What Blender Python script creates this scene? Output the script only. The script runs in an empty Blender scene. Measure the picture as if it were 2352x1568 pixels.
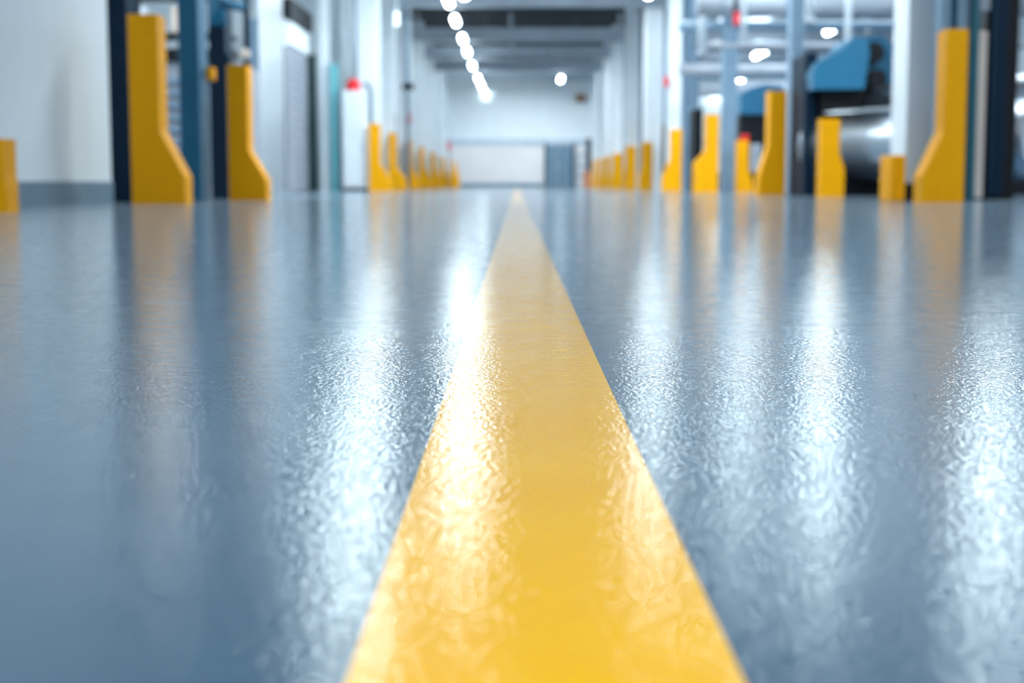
import bpy, bmesh, math, random
from mathutils import Vector, Matrix
random.seed(7)
S = bpy.context.scene
COL = S.collection

# ------------------------------------------------------------------ camera
F = 3400.0                 # focal length in pixels of the 2352 wide frame
H = 0.15                   # lens height above the floor
VPX, VPY = 1187.0, 423.0   # vanishing point of the aisle
cd = bpy.data.cameras.new('camera'); cam = bpy.data.objects.new('camera', cd); COL.objects.link(cam)
cd.sensor_width = 36.0; cd.lens = 36.0 * F / 2352.0
pitch = math.atan((784 - VPY) / F); yaw = math.atan((VPX - 1176) / F)
cam.location = (0, 0, H); cam.rotation_euler = (math.pi / 2 - pitch, 0, yaw)
cd.clip_start = 0.02; cd.clip_end = 300
cd.dof.use_dof = True; cd.dof.focus_distance = 1.22; cd.dof.aperture_fstop = 6.8
S.camera = cam
ROT = cam.rotation_euler.to_matrix()

def at(px, py, Y):
    d = ROT @ Vector(((px - 1176) / F, (784 - py) / F, -1.0))
    t = Y / d.y
    return d.x * t, H + d.z * t
def xat(px, py, Y): return at(px, py, Y)[0]
def zat(px, py, Y): return at(px, py, Y)[1]

# ------------------------------------------------------------------ world, exposure, large lights
w = bpy.data.worlds.new('world'); S.world = w; w.use_nodes = True
w.node_tree.nodes['Background'].inputs[0].default_value = (0.88, 0.95, 1.0, 1)
w.node_tree.nodes['Background'].inputs[1].default_value = 1.40
S.view_settings.view_transform = 'Standard'; S.view_settings.look = 'None'
S.view_settings.exposure = 0.76; S.view_settings.gamma = 1.0
S.view_settings.use_curve_mapping = False
LAMP = 16.5                # radiance of a batten diffuser

def area(name, loc, rot, sx, sy, power, col=(0.80, 0.92, 1.0)):
    l = bpy.data.lights.new(name, 'AREA'); l.shape = 'RECTANGLE'; l.size = sx; l.size_y = sy
    l.energy = power; l.color = col
    o = bpy.data.objects.new(name, l); COL.objects.link(o); o.location = loc; o.rotation_euler = rot
    return o

# ------------------------------------------------------------------ materials
def mat(name, col, rough=0.5, metal=0.0, emit=None, noise=0.0, nscale=3.0, bump=0.0, coat=0.0, ecol=None, spec=0.35):
    m = bpy.data.materials.new(name); m.use_nodes = True
    nt = m.node_tree; b = nt.nodes['Principled BSDF']
    b.inputs['Base Color'].default_value = (*col, 1); b.inputs['Roughness'].default_value = rough
    b.inputs['Specular IOR Level'].default_value = spec; b.inputs['Metallic'].default_value = metal; b.inputs['Coat Weight'].default_value = coat
    if emit:
        b.inputs['Emission Color'].default_value = (*(ecol or col), 1); b.inputs['Emission Strength'].default_value = emit
    tc = nt.nodes.new('ShaderNodeTexCoord')
    n = nt.nodes.new('ShaderNodeTexNoise'); n.inputs['Scale'].default_value = nscale; n.inputs['Detail'].default_value = 5
    nt.links.new(tc.outputs['Object'], n.inputs['Vector'])
    if noise:
        r = nt.nodes.new('ShaderNodeValToRGB')
        r.color_ramp.elements[0].position = 0.3; r.color_ramp.elements[1].position = 0.7
        r.color_ramp.elements[0].color = (*[c * (1 - noise) for c in col], 1)
        r.color_ramp.elements[1].color = (*[min(1, c * (1 + noise)) for c in col], 1)
        nt.links.new(n.outputs['Fac'], r.inputs['Fac']); nt.links.new(r.outputs['Color'], b.inputs['Base Color'])
    if bump:
        bp = nt.nodes.new('ShaderNodeBump'); bp.inputs['Strength'].default_value = 1; bp.inputs['Distance'].default_value = bump
        nt.links.new(n.outputs['Fac'], bp.inputs['Height']); nt.links.new(bp.outputs['Normal'], b.inputs['Normal'])
    return m

FINE = 0.00041
def coated_floor(name, c0, c1, r0=0.045, r1=0.13, sheen=0.32):
    """glossy self levelling resin: orange peel skin over slow undulations"""
    m = bpy.data.materials.new(name); m.use_nodes = True
    nt = m.node_tree; b = nt.nodes['Principled BSDF']; L = nt.links.new
    g = nt.nodes.new('ShaderNodeNewGeometry')
    def noise(scale, detail=3, rough=0.5, sc=(1, 1, 1)):
        mp = nt.nodes.new('ShaderNodeMapping'); mp.inputs['Scale'].default_value = sc
        L(g.outputs['Position'], mp.inputs['Vector'])
        n = nt.nodes.new('ShaderNodeTexNoise'); n.inputs['Scale'].default_value = scale
        n.inputs['Detail'].default_value = detail; n.inputs['Roughness'].default_value = rough
        L(mp.outputs['Vector'], n.inputs['Vector']); return n.outputs['Fac']
    base = noise(6, 6, 0.6)
    cr = nt.nodes.new('ShaderNodeValToRGB')
    cr.color_ramp.elements[0].position = 0.3; cr.color_ramp.elements[1].position = 0.7
    cr.color_ramp.elements[0].color = (*c0, 1); cr.color_ramp.elements[1].color = (*c1, 1)
    L(base, cr.inputs['Fac']); L(cr.outputs['Color'], b.inputs['Base Color'])
    ro = nt.nodes.new('ShaderNodeMapRange'); ro.inputs['From Min'].default_value = 0.35; ro.inputs['From Max'].default_value = 0.65
    ro.inputs['To Min'].default_value = r0; ro.inputs['To Max'].default_value = r1
    L(noise(28, 8, 0.7), ro.inputs['Value']); L(ro.outputs['Result'], b.inputs['Roughness'])
    # the skin is coarser on the patch nearest the camera and flows out smooth beyond it
    sx = nt.nodes.new('ShaderNodeSeparateXYZ'); L(g.outputs['Position'], sx.inputs['Vector'])
    wob = nt.nodes.new('ShaderNodeMath'); wob.operation = 'MULTIPLY_ADD'; L(noise(2.2, 3), wob.inputs[0]); wob.inputs[1].default_value = 1.6
    L(sx.outputs['Y'], wob.inputs[2])
    msk = nt.nodes.new('ShaderNodeMapRange'); L(wob.outputs[0], msk.inputs['Value'])
    msk.inputs['From Min'].default_value = 2.1; msk.inputs['From Max'].default_value = 4.2
    msk.inputs['To Min'].default_value = 1.0; msk.inputs['To Max'].default_value = 0.55
    prev = None
    for sock, dist in ((noise(1.1, 2, 0.5, (0.6, 2.2, 1)), 0.0007), (noise(11, 3, 0.5), 0.00016),
                       (noise(260, 2, 0.5), FINE), (noise(700, 1, 0.5), 0.000020)):
        bp = nt.nodes.new('ShaderNodeBump'); bp.inputs['Strength'].default_value = 1.40
        bp.inputs['Distance'].default_value = dist
        L(sock, bp.inputs['Height'])
        if dist == FINE: L(msk.outputs['Result'], bp.inputs['Strength'])
        if prev: L(prev, bp.inputs['Normal'])
        prev = bp.outputs['Normal']
    L(prev, b.inputs['Normal'])
    b.inputs['Sheen Weight'].default_value = sheen; b.inputs['Sheen Roughness'].default_value = 0.35   # painted-in pale haze of scattered light at grazing angles
    b.inputs['Sheen Tint'].default_value = (0.72, 0.88, 1.0, 1)
    b.inputs['IOR'].default_value = 1.6
    return m

M = {}
M['floor'] = coated_floor('blue_grey_resin', (0.036, 0.088, 0.145), (0.052, 0.114, 0.178))
M['line'] = coated_floor('yellow_line_paint', (0.95, 0.50, 0.002), (1.0, 0.56, 0.004), sheen=0.09)
M['yellow'] = mat('yellow_enamel', (0.92, 0.41, 0.001), 0.5, spec=0.12, noise=0.04, bump=0.0003, nscale=30)
M['white'] = mat('white_paint', (0.80, 0.86, 0.90), 0.45, noise=0.03, nscale=2)
M['wall'] = mat('pale_wall', (0.74, 0.83, 0.88), 0.55, noise=0.03, nscale=1.2, bump=0.0005)
M['cream'] = mat('cream_wall', (0.82, 0.80, 0.80), 0.6, noise=0.03, nscale=1.2)
M['greyblue'] = mat('grey_blue_paint', (0.15, 0.24, 0.32), 0.5, noise=0.05)
M['steel'] = mat('pale_steel_paint', (0.18, 0.28, 0.38), 0.4, noise=0.06)
M['beam'] = mat('beam_paint', (0.55, 0.62, 0.70), 0.5, noise=0.08)
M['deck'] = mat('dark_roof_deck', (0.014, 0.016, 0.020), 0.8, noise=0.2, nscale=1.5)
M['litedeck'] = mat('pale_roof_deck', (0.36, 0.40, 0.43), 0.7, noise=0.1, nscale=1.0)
M['blue'] = mat('machine_blue', (0.006, 0.105, 0.200), 0.4, noise=0.06)
M['midblue'] = mat('light_machine_blue', (0.020, 0.170, 0.310), 0.35, noise=0.06)
M['navy'] = mat('navy_paint', (0.003, 0.018, 0.040), 0.5, spec=0.12, noise=0.06)
M['teal'] = mat('teal_paint', (0.01, 0.10, 0.14), 0.4, noise=0.06)
M['aqua'] = mat('aqua_paint', (0.17, 0.52, 0.58), 0.4, noise=0.04)
M['dgreen'] = mat('dark_green_paint', (0.012, 0.055, 0.060), 0.5, noise=0.06)
M['black'] = mat('black_steel', (0.006, 0.008, 0.011), 0.5, spec=0.2, noise=0.1)
M['grey'] = mat('mid_grey_paint', (0.30, 0.33, 0.38), 0.5, noise=0.08)
M['metal'] = mat('brushed_steel', (0.55, 0.60, 0.66), 0.3, 1.0, noise=0.06)
M['red'] = mat('red_plastic', (0.75, 0.012, 0.020), 0.35)
M['orange'] = mat('orange_plastic', (0.55, 0.20, 0.08), 0.5)
M['brown'] = mat('brown_board', (0.22, 0.11, 0.05), 0.6, noise=0.2)
M['beige'] = mat('beige_paint', (0.62, 0.52, 0.45), 0.5, noise=0.04)
M['lamp'] = mat('lamp_diffuser', (0.86, 0.96, 1.0), 0.4, emit=LAMP, ecol=(0.80, 0.95, 1.0))
M['fill_glow'] = mat('roof_fill_glow', (0.8, 0.9, 1.0), 0.4, emit=1.6, ecol=(0.84, 0.94, 1.0))  # glow of the added roof fill strips
M['fill_trough'] = mat('fill_diffuser', (0.86, 0.96, 1.0), 0.4, emit=34.0, ecol=(0.86, 0.95, 1.0))  # glow of the added fill lamps behind the beams
M['fill_trough_hot'] = mat('strong_fill_diffuser', (0.86, 0.96, 1.0), 0.4, emit=75.0, ecol=(0.88, 0.95, 1.0))  # stronger glow for the added fill lamps nearer the camera
M['glow'] = mat('work_lamp_lens', (0.86, 0.96, 1.0), 0.4, emit=1.2, ecol=(0.82, 0.94, 1.0))

# ------------------------------------------------------------------ mesh helpers
def link(name, bm, m, parent=None, smooth=False, bevel=0.0):
    if bevel:
        bmesh.ops.bevel(bm, geom=[e for e in bm.edges if len(e.link_faces) == 2 and e.calc_face_angle(0) > 0.5],
                        offset=bevel, segments=2, affect='EDGES', profile=0.5)
    bmesh.ops.recalc_face_normals(bm, faces=bm.faces)
    me = bpy.data.meshes.new(name); bm.to_mesh(me); bm.free()
    me.materials.append(m)
    if smooth:
        for p in me.polygons: p.use_smooth = True
    o = bpy.data.objects.new(name, me); COL.objects.link(o)
    if parent: o.parent = parent; o.matrix_parent_inverse = Matrix.Translation(-parent.location)
    return o
def abox(bm, x0, x1, y0, y1, z0, z1):
    r = bmesh.ops.create_cube(bm, size=1)
    bmesh.ops.scale(bm, vec=(x1 - x0, y1 - y0, z1 - z0), verts=r['verts'])
    bmesh.ops.translate(bm, vec=((x0 + x1) / 2, (y0 + y1) / 2, (z0 + z1) / 2), verts=r['verts'])
    return r['verts']
def acyl(bm, a, b, r1, r2=None, seg=24):
    a = Vector(a); b = Vector(b); d = b - a
    r = bmesh.ops.create_cone(bm, cap_ends=True, segments=seg, radius1=r1, radius2=r2 if r2 is not None else r1, depth=d.length)
    q = d.to_track_quat('Z', 'Y').to_matrix().to_4x4()
    bmesh.ops.transform(bm, matrix=Matrix.Translation((a + b) / 2) @ q, verts=r['verts'])
def asph(bm, c, r, sz=1.0, seg=20):
    q = bmesh.ops.create_uvsphere(bm, u_segments=seg, v_segments=seg // 2, radius=r)
    bmesh.ops.scale(bm, vec=(1, 1, sz), verts=q['verts'])
    bmesh.ops.translate(bm, vec=c, verts=q['verts'])
def aprism(bm, pts, y0, y1):
    """profile in X,Z extruded along Y"""
    a = [bm.verts.new((x, y0, z)) for x, z in pts]; b = [bm.verts.new((x, y1, z)) for x, z in pts]
    bm.faces.new(a); bm.faces.new(b[::-1]); n = len(pts)
    for i in range(n): bm.faces.new((a[i], b[i], b[(i + 1) % n], a[(i + 1) % n]))
def box(name, x0, x1, y0, y1, z0, z1, m, parent=None, bevel=0.0):
    bm = bmesh.new(); abox(bm, x0, x1, y0, y1, z0, z1); return link(name, bm, M[m], parent, bevel=bevel)
def boxes(name, lst, m, parent=None, bevel=0.0):
    bm = bmesh.new()
    for b in lst: abox(bm, *b)
    return link(name, bm, M[m], parent, bevel=bevel)
def cyl(name, a, b, r, m, parent=None, r2=None, seg=28):
    bm = bmesh.new(); acyl(bm, a, b, r, r2, seg)
    o = link(name, bm, M[m], parent)
    for p in o.data.polygons: p.use_smooth = len(p.vertices) == 4
    return o
def tag(o, label, cat, group=None):
    o['label'] = label; o['category'] = cat
    if group: o['group'] = group
    return o
def thing(name, label, cat, loc=(0, 0, 0), group=None):
    o = bpy.data.objects.new(name, None); COL.objects.link(o); o.location = loc
    return tag(o, label, cat, group)
def struct(o): o['kind'] = 'structure'; return o

# ------------------------------------------------------------------ the hall
YB, YN = 72.0, -4.0          # far wall, near edge
XL, XR = -9.0, 15.0
CZ, BZ = 5.60, 4.70          # roof deck, underside of beams
AL, AR = -3.75, 4.0          # edges of the dark deck over the aisle
bm = bmesh.new(); abox(bm, XL, XR, YN, YB + 0.3, -0.2, 0); struct(link('floor', bm, M['floor']))
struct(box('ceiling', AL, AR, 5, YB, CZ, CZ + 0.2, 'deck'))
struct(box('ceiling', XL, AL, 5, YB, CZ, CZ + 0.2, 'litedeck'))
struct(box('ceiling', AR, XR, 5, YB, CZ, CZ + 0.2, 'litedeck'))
# far wall: white above, rail, cream below
zr0, zr1 = zat(1150, 334, YB), zat(1150, 319, YB)
struct(box('wall_back', XL, XR, YB, YB + 0.3, 0, zr0, 'cream'))
struct(box('wall_back', XL, XR, YB, YB + 0.3, zr1, CZ, 'white'))
struct(box('trim_1', XL, XR, YB - 0.05, YB + 0.3, zr0, zr1, 'beam'))
struct(box('baseboard_back', XL, 1.3, YB - 0.04, YB, 0, 0.2, 'greyblue'))
d = struct(boxes('door_1', [(1.42, 1.98, YB - 0.10, YB, 0, 2.05), (2.02, 2.70, YB - 0.10, YB, 0, 2.05)], 'greyblue', bevel=0.01))
box('door_frame', 1.34, 1.42, YB - 0.14, YB, 0, 2.12, 'navy', d); box('door_frame', 2.70, 2.78, YB - 0.14, YB, 0, 2.12, 'navy', d)
box('door_handle', 1.90, 1.95, YB - 0.15, YB - 0.1, 0.95, 1.15, 'metal', d)
# near left wall with its skirting
WL = -3.35
struct(box('wall_left', WL - 0.25, WL, YN, 12.3, 0, CZ, 'wall'))
struct(box('baseboard_left', WL, WL + 0.02, YN, 12.28, 0, 0.17, 'greyblue'))
# recessed left bay and the long left wall behind the guards
struct(box('wall_bay', XL, -3.95, 34.0, 34.25, 0, CZ, 'white'))
struct(box('wall_bay_left', XL, XL + 0.2, 12.1, 34, 0, CZ, 'wall'))
struct(box('wall_left_far', -3.95, -3.7, 33.6, YB, 0, CZ, 'white'))
struct(box('wall_front', XL, XR, YN - 0.2, YN, 0, CZ, 'grey'))
struct(box('wall_right', XR - 0.25, XR, YN, YB, 0, CZ, 'white'))
struct(box('wall_right_bay', 9.0, XR - 0.25, 64.0, 64.2, 0, CZ, 'white'))

# added glowing fill strips, put in the bay roof to brighten the hall
def rooflight(x0, x1, y0, y1, label):
    t = thing('rooflight', label, 'rooflight', ((x0 + x1) / 2, y0, CZ - 0.06), 'added roof fill strips')
    box('glow_panel', x0 + 0.06, x1 - 0.06, y0 + 0.06, y1 - 0.06, CZ - 0.05, CZ - 0.03, 'fill_glow', t)
    boxes('frame', [(x0, x1, y0, y0 + 0.06, CZ - 0.08, CZ), (x0, x1, y1 - 0.06, y1, CZ - 0.08, CZ), (x0, x0 + 0.06, y0 + 0.06, y1 - 0.06, CZ - 0.08, CZ), (x1 - 0.06, x1, y0 + 0.06, y1 - 0.06, CZ - 0.08, CZ)], 'white', t)
for i, (a, b) in enumerate([(15.2, 21.4), (22.6, 30), (31, 38), (40, 47.6), (49, 54), (55.4, 60), (61.4, 63.8)]):
    rooflight(6.6, 8.4, a, b, 'added glowing fill strip in the right bay roof, %s from the near end' % ['first', 'second', 'third', 'fourth', 'fifth', 'sixth', 'seventh'][i])

# the painted line
cx = 0.0575 * H; hw = 0.403 * H
ln = box('floor_line', cx - hw, cx + hw, 0.2, 60, 0, 0.0003, 'line')
tag(ln, 'long yellow painted line down the middle of the glossy blue-grey floor', 'floor line')

# roof beams (steel, crossing the hall)
BEAMS = [9.2, 14.5, 22.0, 30.5, 38.9, 48.3, 54.7, 60.7, 66.4]
names = ['roof beam above the frame, seen only mirrored in the floor, fourth nearest', 'roof beam above the frame, seen only mirrored in the floor, third nearest',
         'roof beam above the frame, seen only mirrored in the floor, second nearest', 'roof beam just above the frame top, seen only mirrored in the floor',
         'pale roof beam along the very top of the photo', 'pale roof beam, second below the photo top, under the darkest gap',
         'thin pale roof beam, third down from the photo top', 'thin grey roof beam, fourth down from the photo top',
         'farthest grey roof beam, just in front of the white far wall']
for y, n in zip(BEAMS, names):
    o = boxes('roof_beam', [(-3.7, 14.7, y - 0.16, y + 0.16, BZ, BZ + 0.04), (-3.7, 14.7, y - 0.03, y + 0.03, BZ + 0.04, BZ + 0.38),
                            (-3.7, 14.7, y - 0.16, y + 0.16, BZ + 0.38, BZ + 0.42)]
              + [(x - 0.06, x + 0.06, y - 0.06, y + 0.06, BZ + 0.42, CZ) for x in (-3.2, -0.2, 3.3, 7.0, 11.0)], 'beam')
    tag(o, n, 'beam', 'roof beams')

# ------------------------------------------------------------------ lamps
def batten(px, py, label, group, L=1.2, W=0.17, z=4.42, Y=None, X=None):
    if Y is None:
        d = ROT @ Vector(((px - 1176) / F, (784 - py) / F, -1.0)); t = (z - H) / d.z; Y = d.y * t; X = d.x * t
    t = thing('ceiling_lamp', label, 'lamp', (X, Y, z), group)
    R = W / 2
    bm = bmesh.new(); acyl(bm, (X, Y - L / 2 + R, z), (X, Y + L / 2 - R, z), R, seg=20)
    asph(bm, (X, Y - L / 2 + R, z), R * 0.99); asph(bm, (X, Y + L / 2 - R, z), R * 0.99)
    link('diffuser', bm, M['lamp'], t, smooth=True)
    box('housing', X - R * 0.5, X + R * 0.5, Y - L / 2 + 0.02, Y + L / 2 - 0.02, z + R * 0.93, z + R * 0.93 + 0.05, 'white', t, bevel=0.008)
    for q in (-1, 1): cyl('suspension_rod', (X, Y + q * L * 0.3, z + R * 0.93 + 0.05), (X, Y + q * L * 0.3, CZ), 0.006, 'steel', t, seg=8)
    return t
row = [(1030, 3), (1046, 48), (1063, 90), (1073, 119), (1085, 151), (1098, 180), (1105, 195), (1111, 209), (1116, 219), (1122, 229)]
for i, (x, y) in enumerate(row):
    batten(x, y, ['topmost white lamp of the left ceiling row, cut by the photo top', 'second white ceiling lamp down in the left row',
                  'third white ceiling lamp down in the left row', 'fourth white ceiling lamp down in the left row',
                  'fifth white ceiling lamp down in the left row', 'sixth ceiling lamp of the left row, where the glows begin to merge',
                  'seventh ceiling lamp of the left row, inside the merged glow', 'eighth ceiling lamp of the left row, inside the merged glow',
                  'ninth ceiling lamp of the left row, inside the merged glow', 'last ceiling lamp of the left row, lowest glow before the far wall'][i], 'left ceiling lamp row')
batten(1288, 182, 'single round white lamp over the right half of the aisle', 'aisle lamp')
for i, (x, y, L) in enumerate([(1911, 68, 1.5), (1748, 122, 2.6), (1705, 181, 1.6), (1648, 216, 1.2), (1620, 230, 1.2)]):
    batten(x, y, ['bright ceiling lamp above the blue machine hood, rightmost of the right bay', 'long oval ceiling lamp left of the tall grey post in the right bay',
                  'oval ceiling lamp just above the smaller blue machine', 'right one of two touching lamps left of the grey post',
                  'left one of two touching lamps, lowest in the right bay'][i], 'right bay ceiling lamps', L=L)
# lamps above the frame, mirrored in the floor: given by the pixel of their mirror image
def mirrored(px, py, label, L=1.2, W=0.17, z=4.42):
    Yd = F * (z + H) / (py - VPY); X = (px - VPX) * Yd / F
    return batten(0, 0, label, 'lamps above the frame', L, W, z, Yd, X)
MIR = [(1066, 890, 1.6), (1058, 975, 1.6), (1052, 1060, 1.4),
       (868, 925, 1.4), (862, 990, 1.6), (850, 1020, 1.6), (815, 1150, 1.6), (795, 1290, 1.6), (770, 1440, 1.4),
       (1490, 890, 1.8), (1500, 970, 2.0), (1505, 1060, 1.2), (1700, 890, 1.8), (1705, 990, 2.0), (1695, 1110, 1.4), (1885, 900, 1.8), (1885, 1030, 2.0), (1890, 1170, 1.3),
       (2270, 1060, 1.8), (2285, 1160, 1.8), (2290, 1260, 1.4)]
NM = ['over the left edge of the yellow line', 'over the blue floor left of the line', 'over the floor just right of the line',
      'over the right floor, second streak', 'over the right floor, third streak', 'over the far right floor']
for i, (x, y, L) in enumerate(MIR):
    k = 0 if i < 3 else 1 if i < 9 else 2 if i < 12 else 3 if i < 15 else 4 if i < 18 else 5
    j = i - [0, 3, 9, 12, 15, 18][k]
    mirrored(x, y, 'lamp above the frame %s, %s streak' % (NM[k], ['farthest', 'second farthest', 'third farthest', 'fourth farthest', 'fifth farthest', 'nearest'][j]), L, 0.28 if k == 0 else 0.22)

# added fill lamps to light the hall, hidden just behind each beam
def fill_trough(x0, x1, y, label, group, m='fill_trough'):
    z = 4.96
    t = thing('fill_lamp', label, 'lamp', ((x0 + x1) / 2, y, z), group)
    boxes('housing', [(x0, x1, y - 0.16, y + 0.16, z + 0.02, z + 0.10), (x0, x1, y - 0.16, y - 0.145, z - 0.03, z + 0.02), (x0, x1, y + 0.145, y + 0.16, z - 0.03, z + 0.02)], 'white', t)
    box('diffuser', x0 + 0.02, x1 - 0.02, y - 0.143, y + 0.143, z, z + 0.02, m, t)
    for x in (x0 + 0.3, x1 - 0.3): cyl('suspension_rod', (x, y, z + 0.10), (x, y, CZ - 0.021), 0.01, 'steel', t, seg=8)
hid = ['first', 'second', 'third', 'fourth', 'fifth', 'sixth', 'seventh', 'eighth', 'ninth']
fill_trough(-1.3, 2.2, 68.7, 'added fill lamp washing the far wall behind the last roof beam', 'added fill lamps over the aisle')
for i, y in enumerate(BEAMS):
    if i != 0: fill_trough(-1.3, 2.2, y + 0.5, 'added fill lamp over the aisle hidden behind the %s roof beam' % hid[i], 'added fill lamps over the aisle', 'fill_trough_hot' if y < 45 else 'fill_trough')
    fill_trough(4.8, 11.0, y + 0.5, 'added fill lamp over the right bay hidden behind the %s roof beam' % hid[i], 'added fill lamps over the right bay')
for i, y in enumerate([17, 24, 29]):
    fill_trough(-7.5, -4.6, y, 'added fill lamp over the left bay behind the white wall, %s from the near end' % hid[i], 'added fill lamps over the left bay')

# ------------------------------------------------------------------ yellow guards
def guard(xo, y, side, h, wt, wf, z1, z2, dep, label, m='yellow'):
    """xo: outer face; side +1: foot points to +X"""
    s = side
    pts = [(xo, 0), (xo + s * wf, 0), (xo + s * wf, z2), (xo + s * wt, z1), (xo + s * wt, h), (xo, h)]
    bm = bmesh.new(); aprism(bm, pts, y, y + dep)
    return tag(link('safety_guard', bm, M[m], bevel=min(0.012, dep / 8)), label, 'guard', 'yellow floor guards')
def gpx(x_out, x_in, x_foot, ytop, y1, y2, Y, dep, label):
    yb = VPY + F * H / Y
    xo = xat(x_out, yb, Y); wt = abs(xat(x_in, yb, Y) - xo); wf = abs(xat(x_foot, yb, Y) - xo); s = 1 if x_foot > x_out else -1
    return guard(xo, Y, s, zat(x_in, ytop, Y), wt, wf, zat(x_in, y1, Y), zat(x_in, y2, Y), dep, label)
Yb = lambda y: F * H / (y - VPY)
gpx(-45, 12, 15, 318, 400, 430, Yb(488), 0.2, 'low yellow guard cut by the left photo edge, before the white wall')
gpx(304, 371, 425, 32, 300, 405, Yb(468), 0.27, 'tall wide yellow guard with slanted foot beside the end of the white wall')
gpx(527, 572, 612, 148, 345, 412, Yb(460), 0.27, 'tall yellow guard with slanted foot, second from the white wall')
gpx(848, 872, 895, 284, 375, 415, 32.5, 0.35, 'yellow guard beside the white cabinet with the red dome')
left = [(893, 908, 932, 305, 38), (932, 945, 962, 322, 44), (963, 973, 989, 338, 50), (990, 999, 1011, 350, 56), (1012, 1020, 1029, 360, 61),
        (1029, 1036, 1043, 366, 65.5), (1043, 1049, 1055, 372, 69.5)]
ordn = ['first', 'second', 'third', 'fourth', 'fifth', 'sixth', 'seventh']
for i, (a, b, c, t, Y) in enumerate(left):
    gpx(a, b, c, t, 382, 412, Y, 0.5, '%s blurred yellow guard beyond the cabinet guard in the left row' % ordn[i])
gpx(2212, 2163, 2117, 66, 303, 405, Yb(465), 0.27, 'tall wide yellow guard with slanted foot, rightmost in the photo')
Y2 = Yb(462)
o = box('safety_guard', xat(2047, 462, Y2), xat(2078, 462, Y2), Y2, Y2 + 0.44, 0, zat(2060, 356, Y2), 'yellow', bevel=0.012)
tag(o, 'low square yellow guard at the foot of the big white column', 'guard', 'yellow floor guards')
gpx(1884, 1926, 1938, 272, 350, 385, Yb(452), 0.25, 'mid-height yellow guard bulging right before the steel drum')
gpx(1803, 1765, 1742, 208, 335, 408, 20.6, 0.35, 'tall yellow guard with left-slanting foot beside the grey-blue post')
gpx(1692, 1718, 1730, 322, 385, 425, 28, 0.25, 'short yellow guard under a red spot left of the tall slanted guard')
gpx(1649, 1622, 1596, 262, 345, 375, 27.0, 0.4, 'stepped yellow guard just left of the thick grey-blue post')
gpx(1565, 1541, 1522, 296, 365, 410, 34.0, 0.45, 'yellow guard with left foot under a pale column, third from far row')
gpx(1498, 1476, 1470, 326, 380, 410, 39.0, 0.45, 'narrow yellow guard below the broad pale column of the right row')
gpx(1460, 1438, 1434, 335, 380, 410, 45.5, 0.45, 'narrow yellow guard next beyond the broad pale column')
right = [(1430, 1408, 1404, 352, 51), (1402, 1389, 1386, 358, 55.5), (1386, 1375, 1372, 364, 60), (1371, 1362, 1359, 368, 65)]
for i, (a, b, c, t, Y) in enumerate(right):
    gpx(a, b, c, t, 390, 412, Y, 0.5, '%s faint yellow guard at the far end of the right row' % ['nearest', 'second', 'third', 'farthest'][i])

# ------------------------------------------------------------------ columns
def column(x0, x1, y, dep, m, label, z1=None, z0=0.0, plinth=None):
    z1 = z1 or CZ
    t = thing('column', label, 'column', ((x0 + x1) / 2, y, z0), 'columns')
    box('shaft', x0, x1, y, y + dep, z0, z1, m, t, bevel=0.01)
    e = 0.03
    box('base_plate', x0 - e, x1 + e, y - e, y + dep + e, z0, z0 + 0.03 if not plinth else plinth, 'black' if plinth else m, t)
    return t
def cpx(a, b, Y, dep, m, label, **k): return column(xat(a, 430, Y), xat(b, 430, Y), Y, dep, m, label, **k)
cpx(254, 300, 12.45, 0.5, 'navy', 'dark navy machine post between the white wall and the widest yellow guard')
cpx(600, 668, 31.0, 0.5, 'white', 'broad white column right of the second yellow guard')
cpx(573, 600, 31.6, 0.3, 'steel', 'narrow grey-blue column left of the broad white column', z1=zat(585, 42, 31.6))
cpx(737, 757, 33.0, 0.3, 'white', 'thin white column between the dark green edge and aqua strip')
cpx(822, 872, 33.2, 0.5, 'white', 'tall bright white column above the cabinet guard')
ly = [38.6, 44.6, 50.6, 56.6, 61.6, 66.1]
for i, y in enumerate(ly):
    column(-3.66, -3.16, y, 0.45, 'white', '%s slim white column in the receding left row' % ordn[i])
    column(-3.66, -3.40, y - 2.3, 0.2, 'greyblue', '%s short grey-blue strut between white columns of the left row' % ordn[i], z1=2.1)
cpx(2077, 2140, 13.8, 0.55, 'white', 'big white square column between the low and the rightmost yellow guards', plinth=0.16)
cpx(1810, 1840, 22.3, 0.3, 'steel', 'grey-blue steel post right of the tall slanted-foot guard')
cpx(1658, 1690, 28.8, 0.35, 'steel', 'thick grey-blue steel post right of the stepped guard')
cpx(1566, 1592, 36.5, 0.4, 'steel', 'grey-blue steel post right of the far guard with left foot')
cpx(1532, 1562, 35.2, 0.4, 'white', 'pale column rising behind the far guard with left foot')
cpx(1480, 1520, 39.8, 0.6, 'white', 'broad pale column above the narrow yellow guard')
cpx(1436, 1466, 46.2, 0.6, 'white', 'pale column next beyond the broad one, right row')
for i, (a, b, y) in enumerate([(1404, 1430, 51.8), (1386, 1404, 56.3), (1371, 1387, 60.8), (1360, 1372, 65.8)]):
    cpx(a, b, y, 0.6, 'white', '%s far pale column at the end of the right row' % ['nearest', 'second', 'third', 'last'][i])
for i, (a, b, y) in enumerate([(1520, 1529, 41.2), (1467, 1474, 47.5), (1594, 1603, 37.5), (1430, 1435, 53)]):
    cpx(a, b, y, 0.3, 'steel', ['slim grey strut right of the broad pale column', 'slim grey strut beyond the broad pale column',
        'slim grey strut beside the far steel post', 'faint grey strut deep in the right row'][i])

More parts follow.
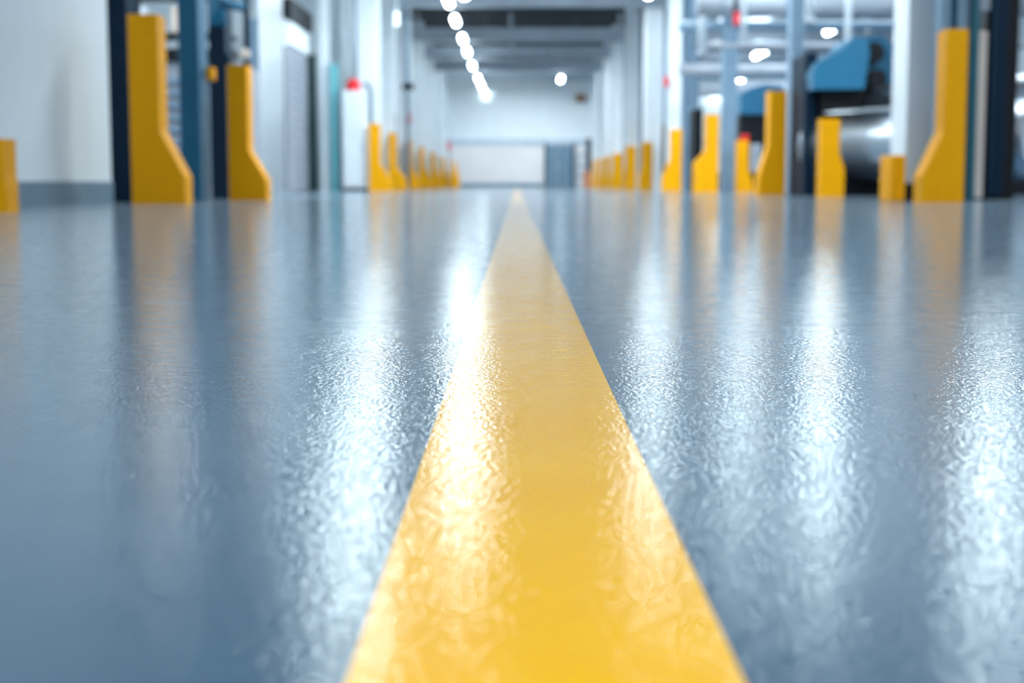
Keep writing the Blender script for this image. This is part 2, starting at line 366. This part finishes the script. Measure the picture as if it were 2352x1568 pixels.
# ------------------------------------------------------------------ left bay machinery
def post(name, a, b, Y, dep, m, label, z1=CZ, cat='post'):
    return tag(box(name, xat(a, 440, Y), xat(b, 440, Y), Y, Y + dep, 0, z1, m, bevel=0.01), label, cat)
t = thing('blue_machine', 'tall blue steel machine frame between the two big left guards', 'machine', (xat(440, 440, 13.5), 13.5, 0))
box('upright', xat(416, 440, 13.5), xat(463, 440, 13.5), 13.5, 13.9, 0, 4.5, 'blue', t, bevel=0.012)
box('upright', xat(486, 440, 15), xat(524, 440, 15), 15, 15.4, 0, 4.5, 'navy', t, bevel=0.012)
for z in (0.25, 1.35, 2.6): box('cross_bar', xat(463, 440, 13.5) - 0.02, xat(524, 440, 15) - 0.1, 15.02, 15.12, z, z + 0.10, 'navy', t, bevel=0.01)
cyl('motor', (xat(505, 20, 14.8), 14.7, zat(505, -20, 14.8)), (xat(505, 20, 14.8), 14.7, zat(505, 62, 14.8)), 0.085, 'midblue', t)
cyl('motor', (xat(512, 20, 14.8), 14.6, zat(505, 12, 14.8)), (xat(552, 20, 14.8), 14.9, zat(505, 12, 14.8)), 0.05, 'blue', t)
box('control_box', xat(467, 440, 13.6), xat(484, 440, 13.6), 13.8, 13.95, zat(475, 180, 13.6), zat(475, 150, 13.6), 'yellow', t, bevel=0.005)
t = thing('press_cabinet', 'grey ribbed press cabinet with beige knob behind the second left guard', 'machine', (-4.3, 20, 0))
Yp = 20.0
box('body', xat(380, 440, Yp), xat(545, 440, Yp), Yp, Yp + 2, 0, zat(480, 140, Yp), 'grey', t, bevel=0.02)
boxes('vent_slats', [(xat(385, 440, Yp), xat(540, 440, Yp), Yp - 0.05, Yp, 0.2 + i * 0.16, 0.28 + i * 0.16) for i in range(9)], 'steel', t)
box('top_rail', xat(380, 440, Yp), xat(545, 440, Yp), Yp - 0.1, Yp + 0.3, zat(480, 138, Yp), zat(480, 112, Yp), 'black', t, bevel=0.01)
bm = bmesh.new(); asph(bm, (xat(556, 120, 19.5), 19.7, zat(556, 122, 19.5)), 0.075); link('knob', bm, M['beige'], t, smooth=True)
cyl('knob_stem', (xat(556, 120, 19.5), 19.9, 1.5), (xat(556, 120, 19.5), 19.9, zat(556, 126, 19.5)), 0.03, 'black', t)
cyl('pipe', (xat(552, 60, 19.5), 19.95, 1.6), (xat(552, 60, 19.5), 19.95, CZ), 0.04, 'navy', t)
t = thing('storage_rack', 'dark storage rack with pale boxes glimpsed left of the blue frame', 'rack', (-6.2, 26, 0))
boxes('shelf', [(-7.5, -5.0, 26, 27, z, z + 0.06) for z in (0.6, 1.3, 2.0, 2.7, 3.4)], 'black', t)
for x in (-7.5, -5.1): box('upright', x, x + 0.1, 26, 26.1, 0, 4.2, 'steel', t)
for i, (x, z, c) in enumerate([(-7.2, 0.66, 'white'), (-6.3, 0.66, 'beige'), (-5.6, 0.66, 'white'), (-7.1, 1.36, 'grey'), (-6.2, 1.36, 'white'), (-5.6, 1.36, 'brown'),
        (-6.9, 2.06, 'white'), (-6.0, 2.06, 'grey'), (-5.5, 2.06, 'white'), (-6.9, 2.76, 'white'), (-6.0, 2.76, 'beige')]):
    tag(box('storage_box', x, x + 0.45, 26.1, 26.8, z, z + 0.45, c, bevel=0.01),
        '%s box on the %s shelf of the left rack, %s' % (c, ['lowest', 'lowest', 'lowest', 'second', 'second', 'second', 'third', 'third', 'third', 'fourth', 'fourth'][i],
        ['left', 'middle', 'right', 'left', 'middle', 'right', 'left', 'middle', 'right', 'left', 'right'][i]), 'box', 'boxes on the left rack')

# ribbed side door of the recess
t = thing('shutter_door', 'grey ribbed shutter door in a dark frame behind the broad white column', 'shutter door', (-4.6, 30.8, 0))
X0 = -4.62
boxes('slats', [(X0 - 0.05, X0 + (0.02 if i % 2 else 0.0), 30.0, 33.1, 0.02 + i * 0.1, 0.11 + i * 0.1) for i in range(29)], 'grey', t)
box('header', X0 - 0.05, X0 + 0.12, 30.0, 33.1, 3.45, 3.85, 'black', t)
boxes('light_panel', [(X0 - 0.05, X0 + 0.05, 30.3, 33.1, 2.95, 3.42)], 'white', t)
box('frame', X0 - 0.05, X0 + 0.15, 33.1, 33.4, 0, 3.0, 'dgreen', t)
o = cpx(760, 779, 32.9, 0.15, 'aqua', 'aqua-green strip post beside the white cabinet', z1=zat(768, 146, 32.9))
t = thing('control_cabinet', 'white control cabinet left of the first far yellow guard', 'cabinet', (xat(815, 436, 32.6), 32.6, 0))
box('body', xat(787, 436, 32.6), xat(840, 436, 32.6), 32.6, 33.1, 0.06, zat(815, 208, 32.6), 'white', t, bevel=0.015)
box('plinth', xat(785, 436, 32.6), xat(842, 436, 32.6), 32.58, 33.1, 0, 0.06, 'black', t)
dr = box('door', xat(791, 436, 32.6), xat(836, 436, 32.6), 32.575, 32.6, 0.12, zat(815, 216, 32.6), 'white', t, bevel=0.005)
box('door_handle', xat(833, 436, 32.6), xat(835, 436, 32.6), 32.55, 32.575, 0.9, 1.05, 'metal', dr)
t = thing('beacon', 'red dome beacon on top of the white cabinet', 'beacon', (xat(811, 200, 32.8), 32.8, zat(815, 208, 32.6)))
bm = bmesh.new(); zc = zat(815, 208, 32.6); acyl(bm, (xat(811, 200, 32.8), 32.8, zc), (xat(811, 200, 32.8), 32.8, zc + 0.14), 0.16, 0.15)
asph(bm, (xat(811, 200, 32.8), 32.8, zc + 0.14), 0.15, 0.9); link('dome', bm, M['red'], t, smooth=True)
cyl('pole', (xat(818, 200, 32.95), 32.95, zc + 0.1), (xat(818, 200, 32.95), 32.95, CZ), 0.035, 'greyblue', t)
for i, (x, y, zt, zb, Y, r) in enumerate([(937, 270, 258, 284, 42.5, 0.10), (1031, 335, 326, 346, 62, 0.08)]):
    t = thing('beacon', ['small red beacon on a pole over the left guard row', 'faint red light near the far end of the left row'][i], 'beacon', (xat(x, y, Y), Y, 0))
    cyl('pole', (xat(x, y, Y), Y, 0), (xat(x, y, Y), Y, zat(x, zb, Y)), 0.03, 'greyblue', t)
    cyl('dome', (xat(x, y, Y), Y, zat(x, zb, Y)), (xat(x, y, Y), Y, zat(x, zt, Y)), r, 'red', t, r2=r * 0.7)
# dark elbow and valve by the bright column
t = thing('valve_pipe', 'dark pipe with a valve running down between the left white columns', 'pipe', (xat(935, 200, 40), 40, 0))
cyl('pipe', (xat(935, 200, 40), 40, 0), (xat(935, 200, 40), 40, CZ), 0.055, 'greyblue', t)
box('valve', xat(925, 200, 40), xat(950, 200, 40), 39.85, 40.1, zat(935, 206, 40), zat(935, 192, 40), 'black', t, bevel=0.01)
t = thing('bracket_arm', 'dark curved bracket arm leaving the white cabinet top to the right', 'bracket', (xat(840, 210, 32.7), 32.7, 0))
bm = bmesh.new()
pp = [(836, 190), (846, 196), (851, 210), (852, 240), (852, 300)]
for a, b in zip(pp, pp[1:]): acyl(bm, (xat(*a, 33.02), 33.02, zat(*a, 33.02)), (xat(*b, 33.02), 33.02, zat(*b, 33.02)), 0.045, seg=12)
acyl(bm, (xat(852, 300, 33.02), 33.02, zat(852, 300, 33.02)), (xat(852, 300, 33.02), 33.02, 0), 0.04, seg=12)
link('arm', bm, M['greyblue'], t)

# blurred pale work lamp high left
t = thing('work_lamp', 'pale double work lamp high between the left white columns', 'lamp', (xat(911, 40, 36), 36, 4))
for y_ in (35, 52): 
    bm = bmesh.new(); asph(bm, (xat(911, y_, 36), 36, zat(911, y_, 36)), 0.07); link('bulb', bm, M['glow'], t, smooth=True)
cyl('stem', (xat(911, 40, 36), 36.1, zat(911, 56, 36)), (xat(911, 40, 36), 36.1, CZ), 0.03, 'white', t)

# ------------------------------------------------------------------ right bay machinery
Yd = 18.5
def drum_machine():
    t = thing('drum_machine', 'dark rolling machine with a big steel drum under a blue hood', 'machine', (4.6, Yd, 0))
    a = Vector((xat(1895, 330, 20.0), 20.0, zat(1895, 338, 20.0))); b = Vector((xat(2420, 300, 16.2), 16.2, zat(2420, 320, 16.2)))
    cyl('drum', a, b, 0.44, 'metal', t, seg=64)
    cyl('drum_axle', a - (b - a).normalized() * 0.18, a, 0.12, 'black', t)
    u = (b - a).normalized()
    cyl('roller', a + Vector((0, 0.5, 0.62)), b + Vector((0, 0.5, 0.62)), 0.13, 'metal', t, seg=32)
    bm = bmesh.new(); aprism(bm, [(a.x - 0.15, 0), (b.x, 0), (b.x, 0.28), (a.x - 0.15, 0.28)], 19.3, 20.6); link('base_frame', bm, M['black'], t)
    box('end_frame', xat(1845, 440, 19.6), xat(1872, 440, 19.6), 19.6, 20.6, 0, zat(1858, 120, 19.6), 'navy', t, bevel=0.02)
    bm = bmesh.new()
    aprism(bm, [(xat(1868, 240, 20), zat(1868, 262, 20)), (xat(2045, 240, 20), zat(2045, 232, 20)), (xat(2045, 200, 20), zat(2045, 200, 20)), (xat(1868, 200, 20), zat(1868, 206, 20))], 19.4, 20.6)
    link('hood_shadow', bm, M['black'], t, bevel=0.02)  # black block put in for the shadow under the hood
    box('infill_panel', xat(1850, 440, 21), xat(2420, 440, 21), 21.0, 21.2, 0, zat(1900, 260, 21), 'black', t)
    # blue hood: sloping nose and body
    bm = bmesh.new()
    P = [(1868, 205), (1866, 165), (1878, 142), (1905, 128), (1935, 112), (1962, 84), (1990, 86), (1998, 120), (1985, 204)]
    aprism(bm, [at(x, y, 19.2) for x, y in P], 19.2, 20.2); link('hood', bm, M['midblue'], t, bevel=0.03)
    bm = bmesh.new()
    P = [(1985, 205), (1992, 120), (1985, 84), (2025, 80), (2050, 100), (2050, 205)]
    aprism(bm, [at(x, y, 19.5) for x, y in P], 19.5, 20.3); link('gear_housing', bm, M['blue'], t, bevel=0.03)
    cyl('pulley', (xat(2005, 120, 19.4), 19.3, zat(2005, 122, 19.4)), (xat(2005, 120, 19.4), 19.5, zat(2005, 122, 19.4)), 0.13, 'black', t)
    cyl('pulley', (xat(2012, 180, 19.4), 19.3, zat(2005, 182, 19.4)), (xat(2012, 180, 19.4), 19.5, zat(2005, 182, 19.4)), 0.12, 'black', t)
    box('brown_panel', xat(1955, 370, 18.9), xat(1985, 370, 18.9), 19.15, 19.25, 0.28, zat(1970, 350, 18.9), 'brown', t, bevel=0.01)
drum_machine()
t = thing('small_press', 'smaller blue-topped press with dark frame beyond the thick grey post', 'machine', (xat(1730, 440, 31), 31, 0))
bm = bmesh.new(); aprism(bm, [at(x, y, 31) for x, y in [(1702, 262), (1702, 215), (1730, 200), (1758, 192), (1800, 196), (1800, 262)]], 31, 32.2)
link('hood', bm, M['midblue'], t, bevel=0.03)
box('frame', xat(1698, 440, 31.1), xat(1800, 440, 31.1), 31.1, 32.2, 0, zat(1730, 262, 31.1), 'black', t, bevel=0.02)
box('side_panel', xat(1722, 440, 31), xat(1748, 440, 31), 31.0, 31.1, zat(1730, 395, 31), zat(1730, 330, 31), 'metal', t, bevel=0.02)
tag(box('status_light', xat(1699, 320, 28.3), xat(1717, 320, 28.3), 28.1, 28.25, zat(1705, 323, 28.3), zat(1705, 310, 28.3), 'red', bevel=0.01),
    'small red block on top of the short yellow guard', 'light')
for i, (a, b, Y, tp) in enumerate([(1592, 1612, 30.5, 250), (1526, 1540, 37.8, 285)]):
    t = thing('dark_cabinet', ['dark tall cabinet behind the stepped yellow guard', 'dark narrow cabinet left of the guard with left foot'][i], 'cabinet', (xat(a, 440, Y), Y, 0))
    box('body', xat(a, 440, Y), xat(b, 440, Y), Y, Y + 0.8, 0, zat(a, tp, Y), 'black', t, bevel=0.01)
    box('cap', xat(a, 440, Y) - 0.02, xat(b, 440, Y) + 0.02, Y - 0.02, Y + 0.8, zat(a, tp, Y), zat(a, tp - 4, Y), 'steel', t)
# row of dark machine bases deep in the bay
for i, (a, b, Y, tp, m) in enumerate([(1600, 1660, 44, 395, 'black'), (1690, 1810, 40, 300, 'greyblue'), (1540, 1600, 52, 370, 'greyblue'), (1840, 1990, 34, 270, 'steel')]):
    t = thing('machine_block', ['low dark machine deep in the right bay behind the stepped guard', 'grey-blue machine far behind the tall slanted guard',
        'distant grey-blue machine between the far posts', 'pale blue machine behind the mid-height guard'][i], 'machine', (xat(a, 440, Y), Y, 0))
    box('body', xat(a, 440, Y), xat(b, 440, Y), Y, Y + 2, 0, zat(a, tp, Y), m, t, bevel=0.03)
    box('top_cover', xat(a, 440, Y) + 0.1, xat(b, 440, Y) - 0.1, Y + 0.1, Y + 1.8, zat(a, tp, Y), zat(a, tp, Y) + 0.15, 'white', t, bevel=0.03)
    box('door_panel', xat(a, 440, Y) + 0.15, xat(b, 440, Y) - 0.15, Y - 0.02, Y, 0.15, zat(a, tp, Y) - 0.15, 'navy', t, bevel=0.005)
# overhead services: ducts, trays, drops
for i, (a, b, Y, py, r, m) in enumerate([(1560, 2060, 30, 60, 0.10, 'steel'), (1560, 2070, 34, 160, 0.13, 'grey'), (1560, 2080, 40, 175, 0.10, 'steel'), (1560, 2080, 44, 205, 0.22, 'beam'), (1620, 2100, 26, 105, 0.05, 'grey'), (1560, 2060, 47.95, 110, 0.14, 'grey'), (1600, 2200, 28.3, 12, 0.2, 'grey')]):
    z = zat(1700, py, Y)
    t = thing('overhead_duct', ['grey service duct crossing the right bay near the photo top', 'grey round duct crossing the right bay at mid height', 'grey pipe crossing the right bay just under the oval lamps',
        'thick grey duct lowest across the right bay', 'thin grey conduit crossing in front of the oval lamps', 'grey duct far back under the right bay roof', 'thick grey duct along the photo top in the right bay'][i], 'duct', (xat(a, py, Y), Y, z))
    cyl('pipe', (xat(a, py, Y), Y, z), (xat(b, py, Y) + 2, Y, z), r, m, t)
    for k in range(2):
        x = xat(a, py, Y) + 0.3 + k * 1.1
        cyl('hanger', (x, Y, z), (x, Y, CZ), 0.015, 'steel', t, seg=8)
for i, (a, b, Y, pb) in enumerate([(1603, 1624, 29.5, 130), (1702, 1714, 26.6, 108), (1847, 1868, 24, 55), (1940, 1955, 25.5, 150)]):
    t = thing('drop_pipe', ['white pipe dropping from the roof left of the thick grey post', 'thin white pipe dropping right of the thick grey post', 'short white pipe dropping right of the grey-blue post',
        'thin white pipe dropping above the blue hood'][i], 'pipe', (xat((a + b) / 2, pb, Y), Y, zat(a, pb, Y)))
    r = (xat(b, 50, Y) - xat(a, 50, Y)) / 2; x = xat((a + b) / 2, 50, Y)
    cyl('pipe', (x, Y, zat(a, pb, Y)), (x, Y, CZ), r, 'white', t)
    cyl('collar', (x, Y, zat(a, pb, Y)), (x, Y, zat(a, pb, Y) + 0.08), r * 1.25, 'grey', t)
t = thing('alarm_light', 'bright red alarm light hanging right of the thick grey post', 'light', (xat(1693, 40, 27), 27, zat(1693, 55, 27)))
box('lens', xat(1686, 40, 27), xat(1700, 40, 27), 27, 27.12, zat(1693, 58, 27), zat(1693, 27, 27), 'red', t, bevel=0.02)
cyl('stem', (xat(1691, 40, 27), 27.06, zat(1693, 27, 27)), (xat(1691, 40, 27), 27.06, CZ), 0.04, 'navy', t)
t = thing('alarm_light', 'small faint red light on the side of the far pale column', 'light', (xat(1531, 190, 34.8), 34.8, zat(1531, 200, 34.8)))
box('lens', xat(1526, 190, 35), xat(1536, 190, 35), 35.0, 35.1, zat(1531, 200, 35), zat(1531, 175, 35), 'red', t, bevel=0.02)
box('bracket', xat(1529, 190, 35), xat(1540, 190, 35), 35.1, 35.3, zat(1531, 192, 35), zat(1531, 186, 35), 'steel', t)
t = thing('work_lamp', 'dim round lamp above the dark blue gear housing', 'lamp', (xat(1993, 62, 30.8), 30.8, zat(1993, 62, 30.8)))
bm = bmesh.new(); asph(bm, (xat(1993, 62, 30.8), 30.8, zat(1993, 62, 30.8)), 0.10); link('bulb', bm, M['glow'], t, smooth=True)
cyl('stem', (xat(1993, 62, 30.8), 30.8, zat(1993, 55, 30.8)), (xat(1993, 62, 30.8), 30.8, CZ), 0.02, 'steel', t)
# near right edge
t = thing('blue_machine', 'blue machine frame rising behind the rightmost yellow guard', 'machine', (xat(2190, 460, 13.4), 13.4, 0))
box('upright', xat(2150, 460, 13.4), xat(2170, 460, 13.4), 13.4, 13.6, 0, 2.3, 'steel', t, bevel=0.01)
box('upright', xat(2170, 460, 13.4), xat(2186, 460, 13.4), 13.45, 13.65, 0, 2.3, 'blue', t, bevel=0.005)
box('panel', xat(2186, 460, 13.4), xat(2215, 460, 13.4), 13.4, 13.6, 0, 2.3, 'steel', t, bevel=0.005)
box('upright', xat(2215, 460, 13.4), xat(2234, 460, 13.4), 13.35, 13.6, 0, 2.3, 'teal', t, bevel=0.01)
tag(box('guard_rail', xat(2237, 440, 14.4), xat(2257, 440, 14.4), 14.4, 14.5, 0.02, zat(2250, 72, 14.4), 'beige', bevel=0.01), 'slim beige upright rail right of the rightmost guard', 'rail')
tag(box('light_block', xat(2240, 10, 14.2), xat(2275, 10, 14.2), 14.2, 14.35, zat(2250, 24, 14.2), CZ, 'grey', bevel=0.01), 'grey hanging block above the beige rail at the photo top', 'block')
t = thing('machine_cabinet', 'dark navy machine cabinet at the right photo edge', 'cabinet', (xat(2300, 460, 14.2), 14.2, 0))
box('body', xat(2260, 460, 14.6), xat(2336, 460, 14.6), 14.7, 15.6, 0, 2.3, 'black', t, bevel=0.01)
box('door', xat(2281, 460, 14.5), xat(2310, 460, 14.5), 14.6, 14.7, 0.04, 2.3, 'navy', t, bevel=0.01)

# ------------------------------------------------------------------ far end details
t = thing('barrier_post', 'dark post with an orange foot before the far wall, right of the grey door', 'post', (xat(1353, 430, 69), 69, 0))
box('shaft', xat(1346, 430, 69), xat(1358, 430, 69), 69, 69.3, 0.6, zat(1353, 318, 69), 'navy', t)
box('foot', xat(1340, 430, 69), xat(1356, 430, 69), 68.9, 69.3, 0, 0.75, 'orange', t, bevel=0.01)
tag(box('wall_box', xat(1322, 220, YB), xat(1345, 220, YB), YB - 0.3, YB, zat(1335, 234, YB), zat(1335, 218, YB), 'brown'), 'small orange-brown box high on the far wall', 'box')
tag(boxes('rail_gate', [(2.85, 3.7, YB - 0.5, YB - 0.44, z, z + 0.07) for z in (0.5, 1.0, 1.5)] + [(x, x + 0.06, YB - 0.5, YB - 0.44, 0, 1.6) for x in (2.85, 3.64)], 'steel'),
    'pale rail gate right of the grey door on the far wall', 'gate')
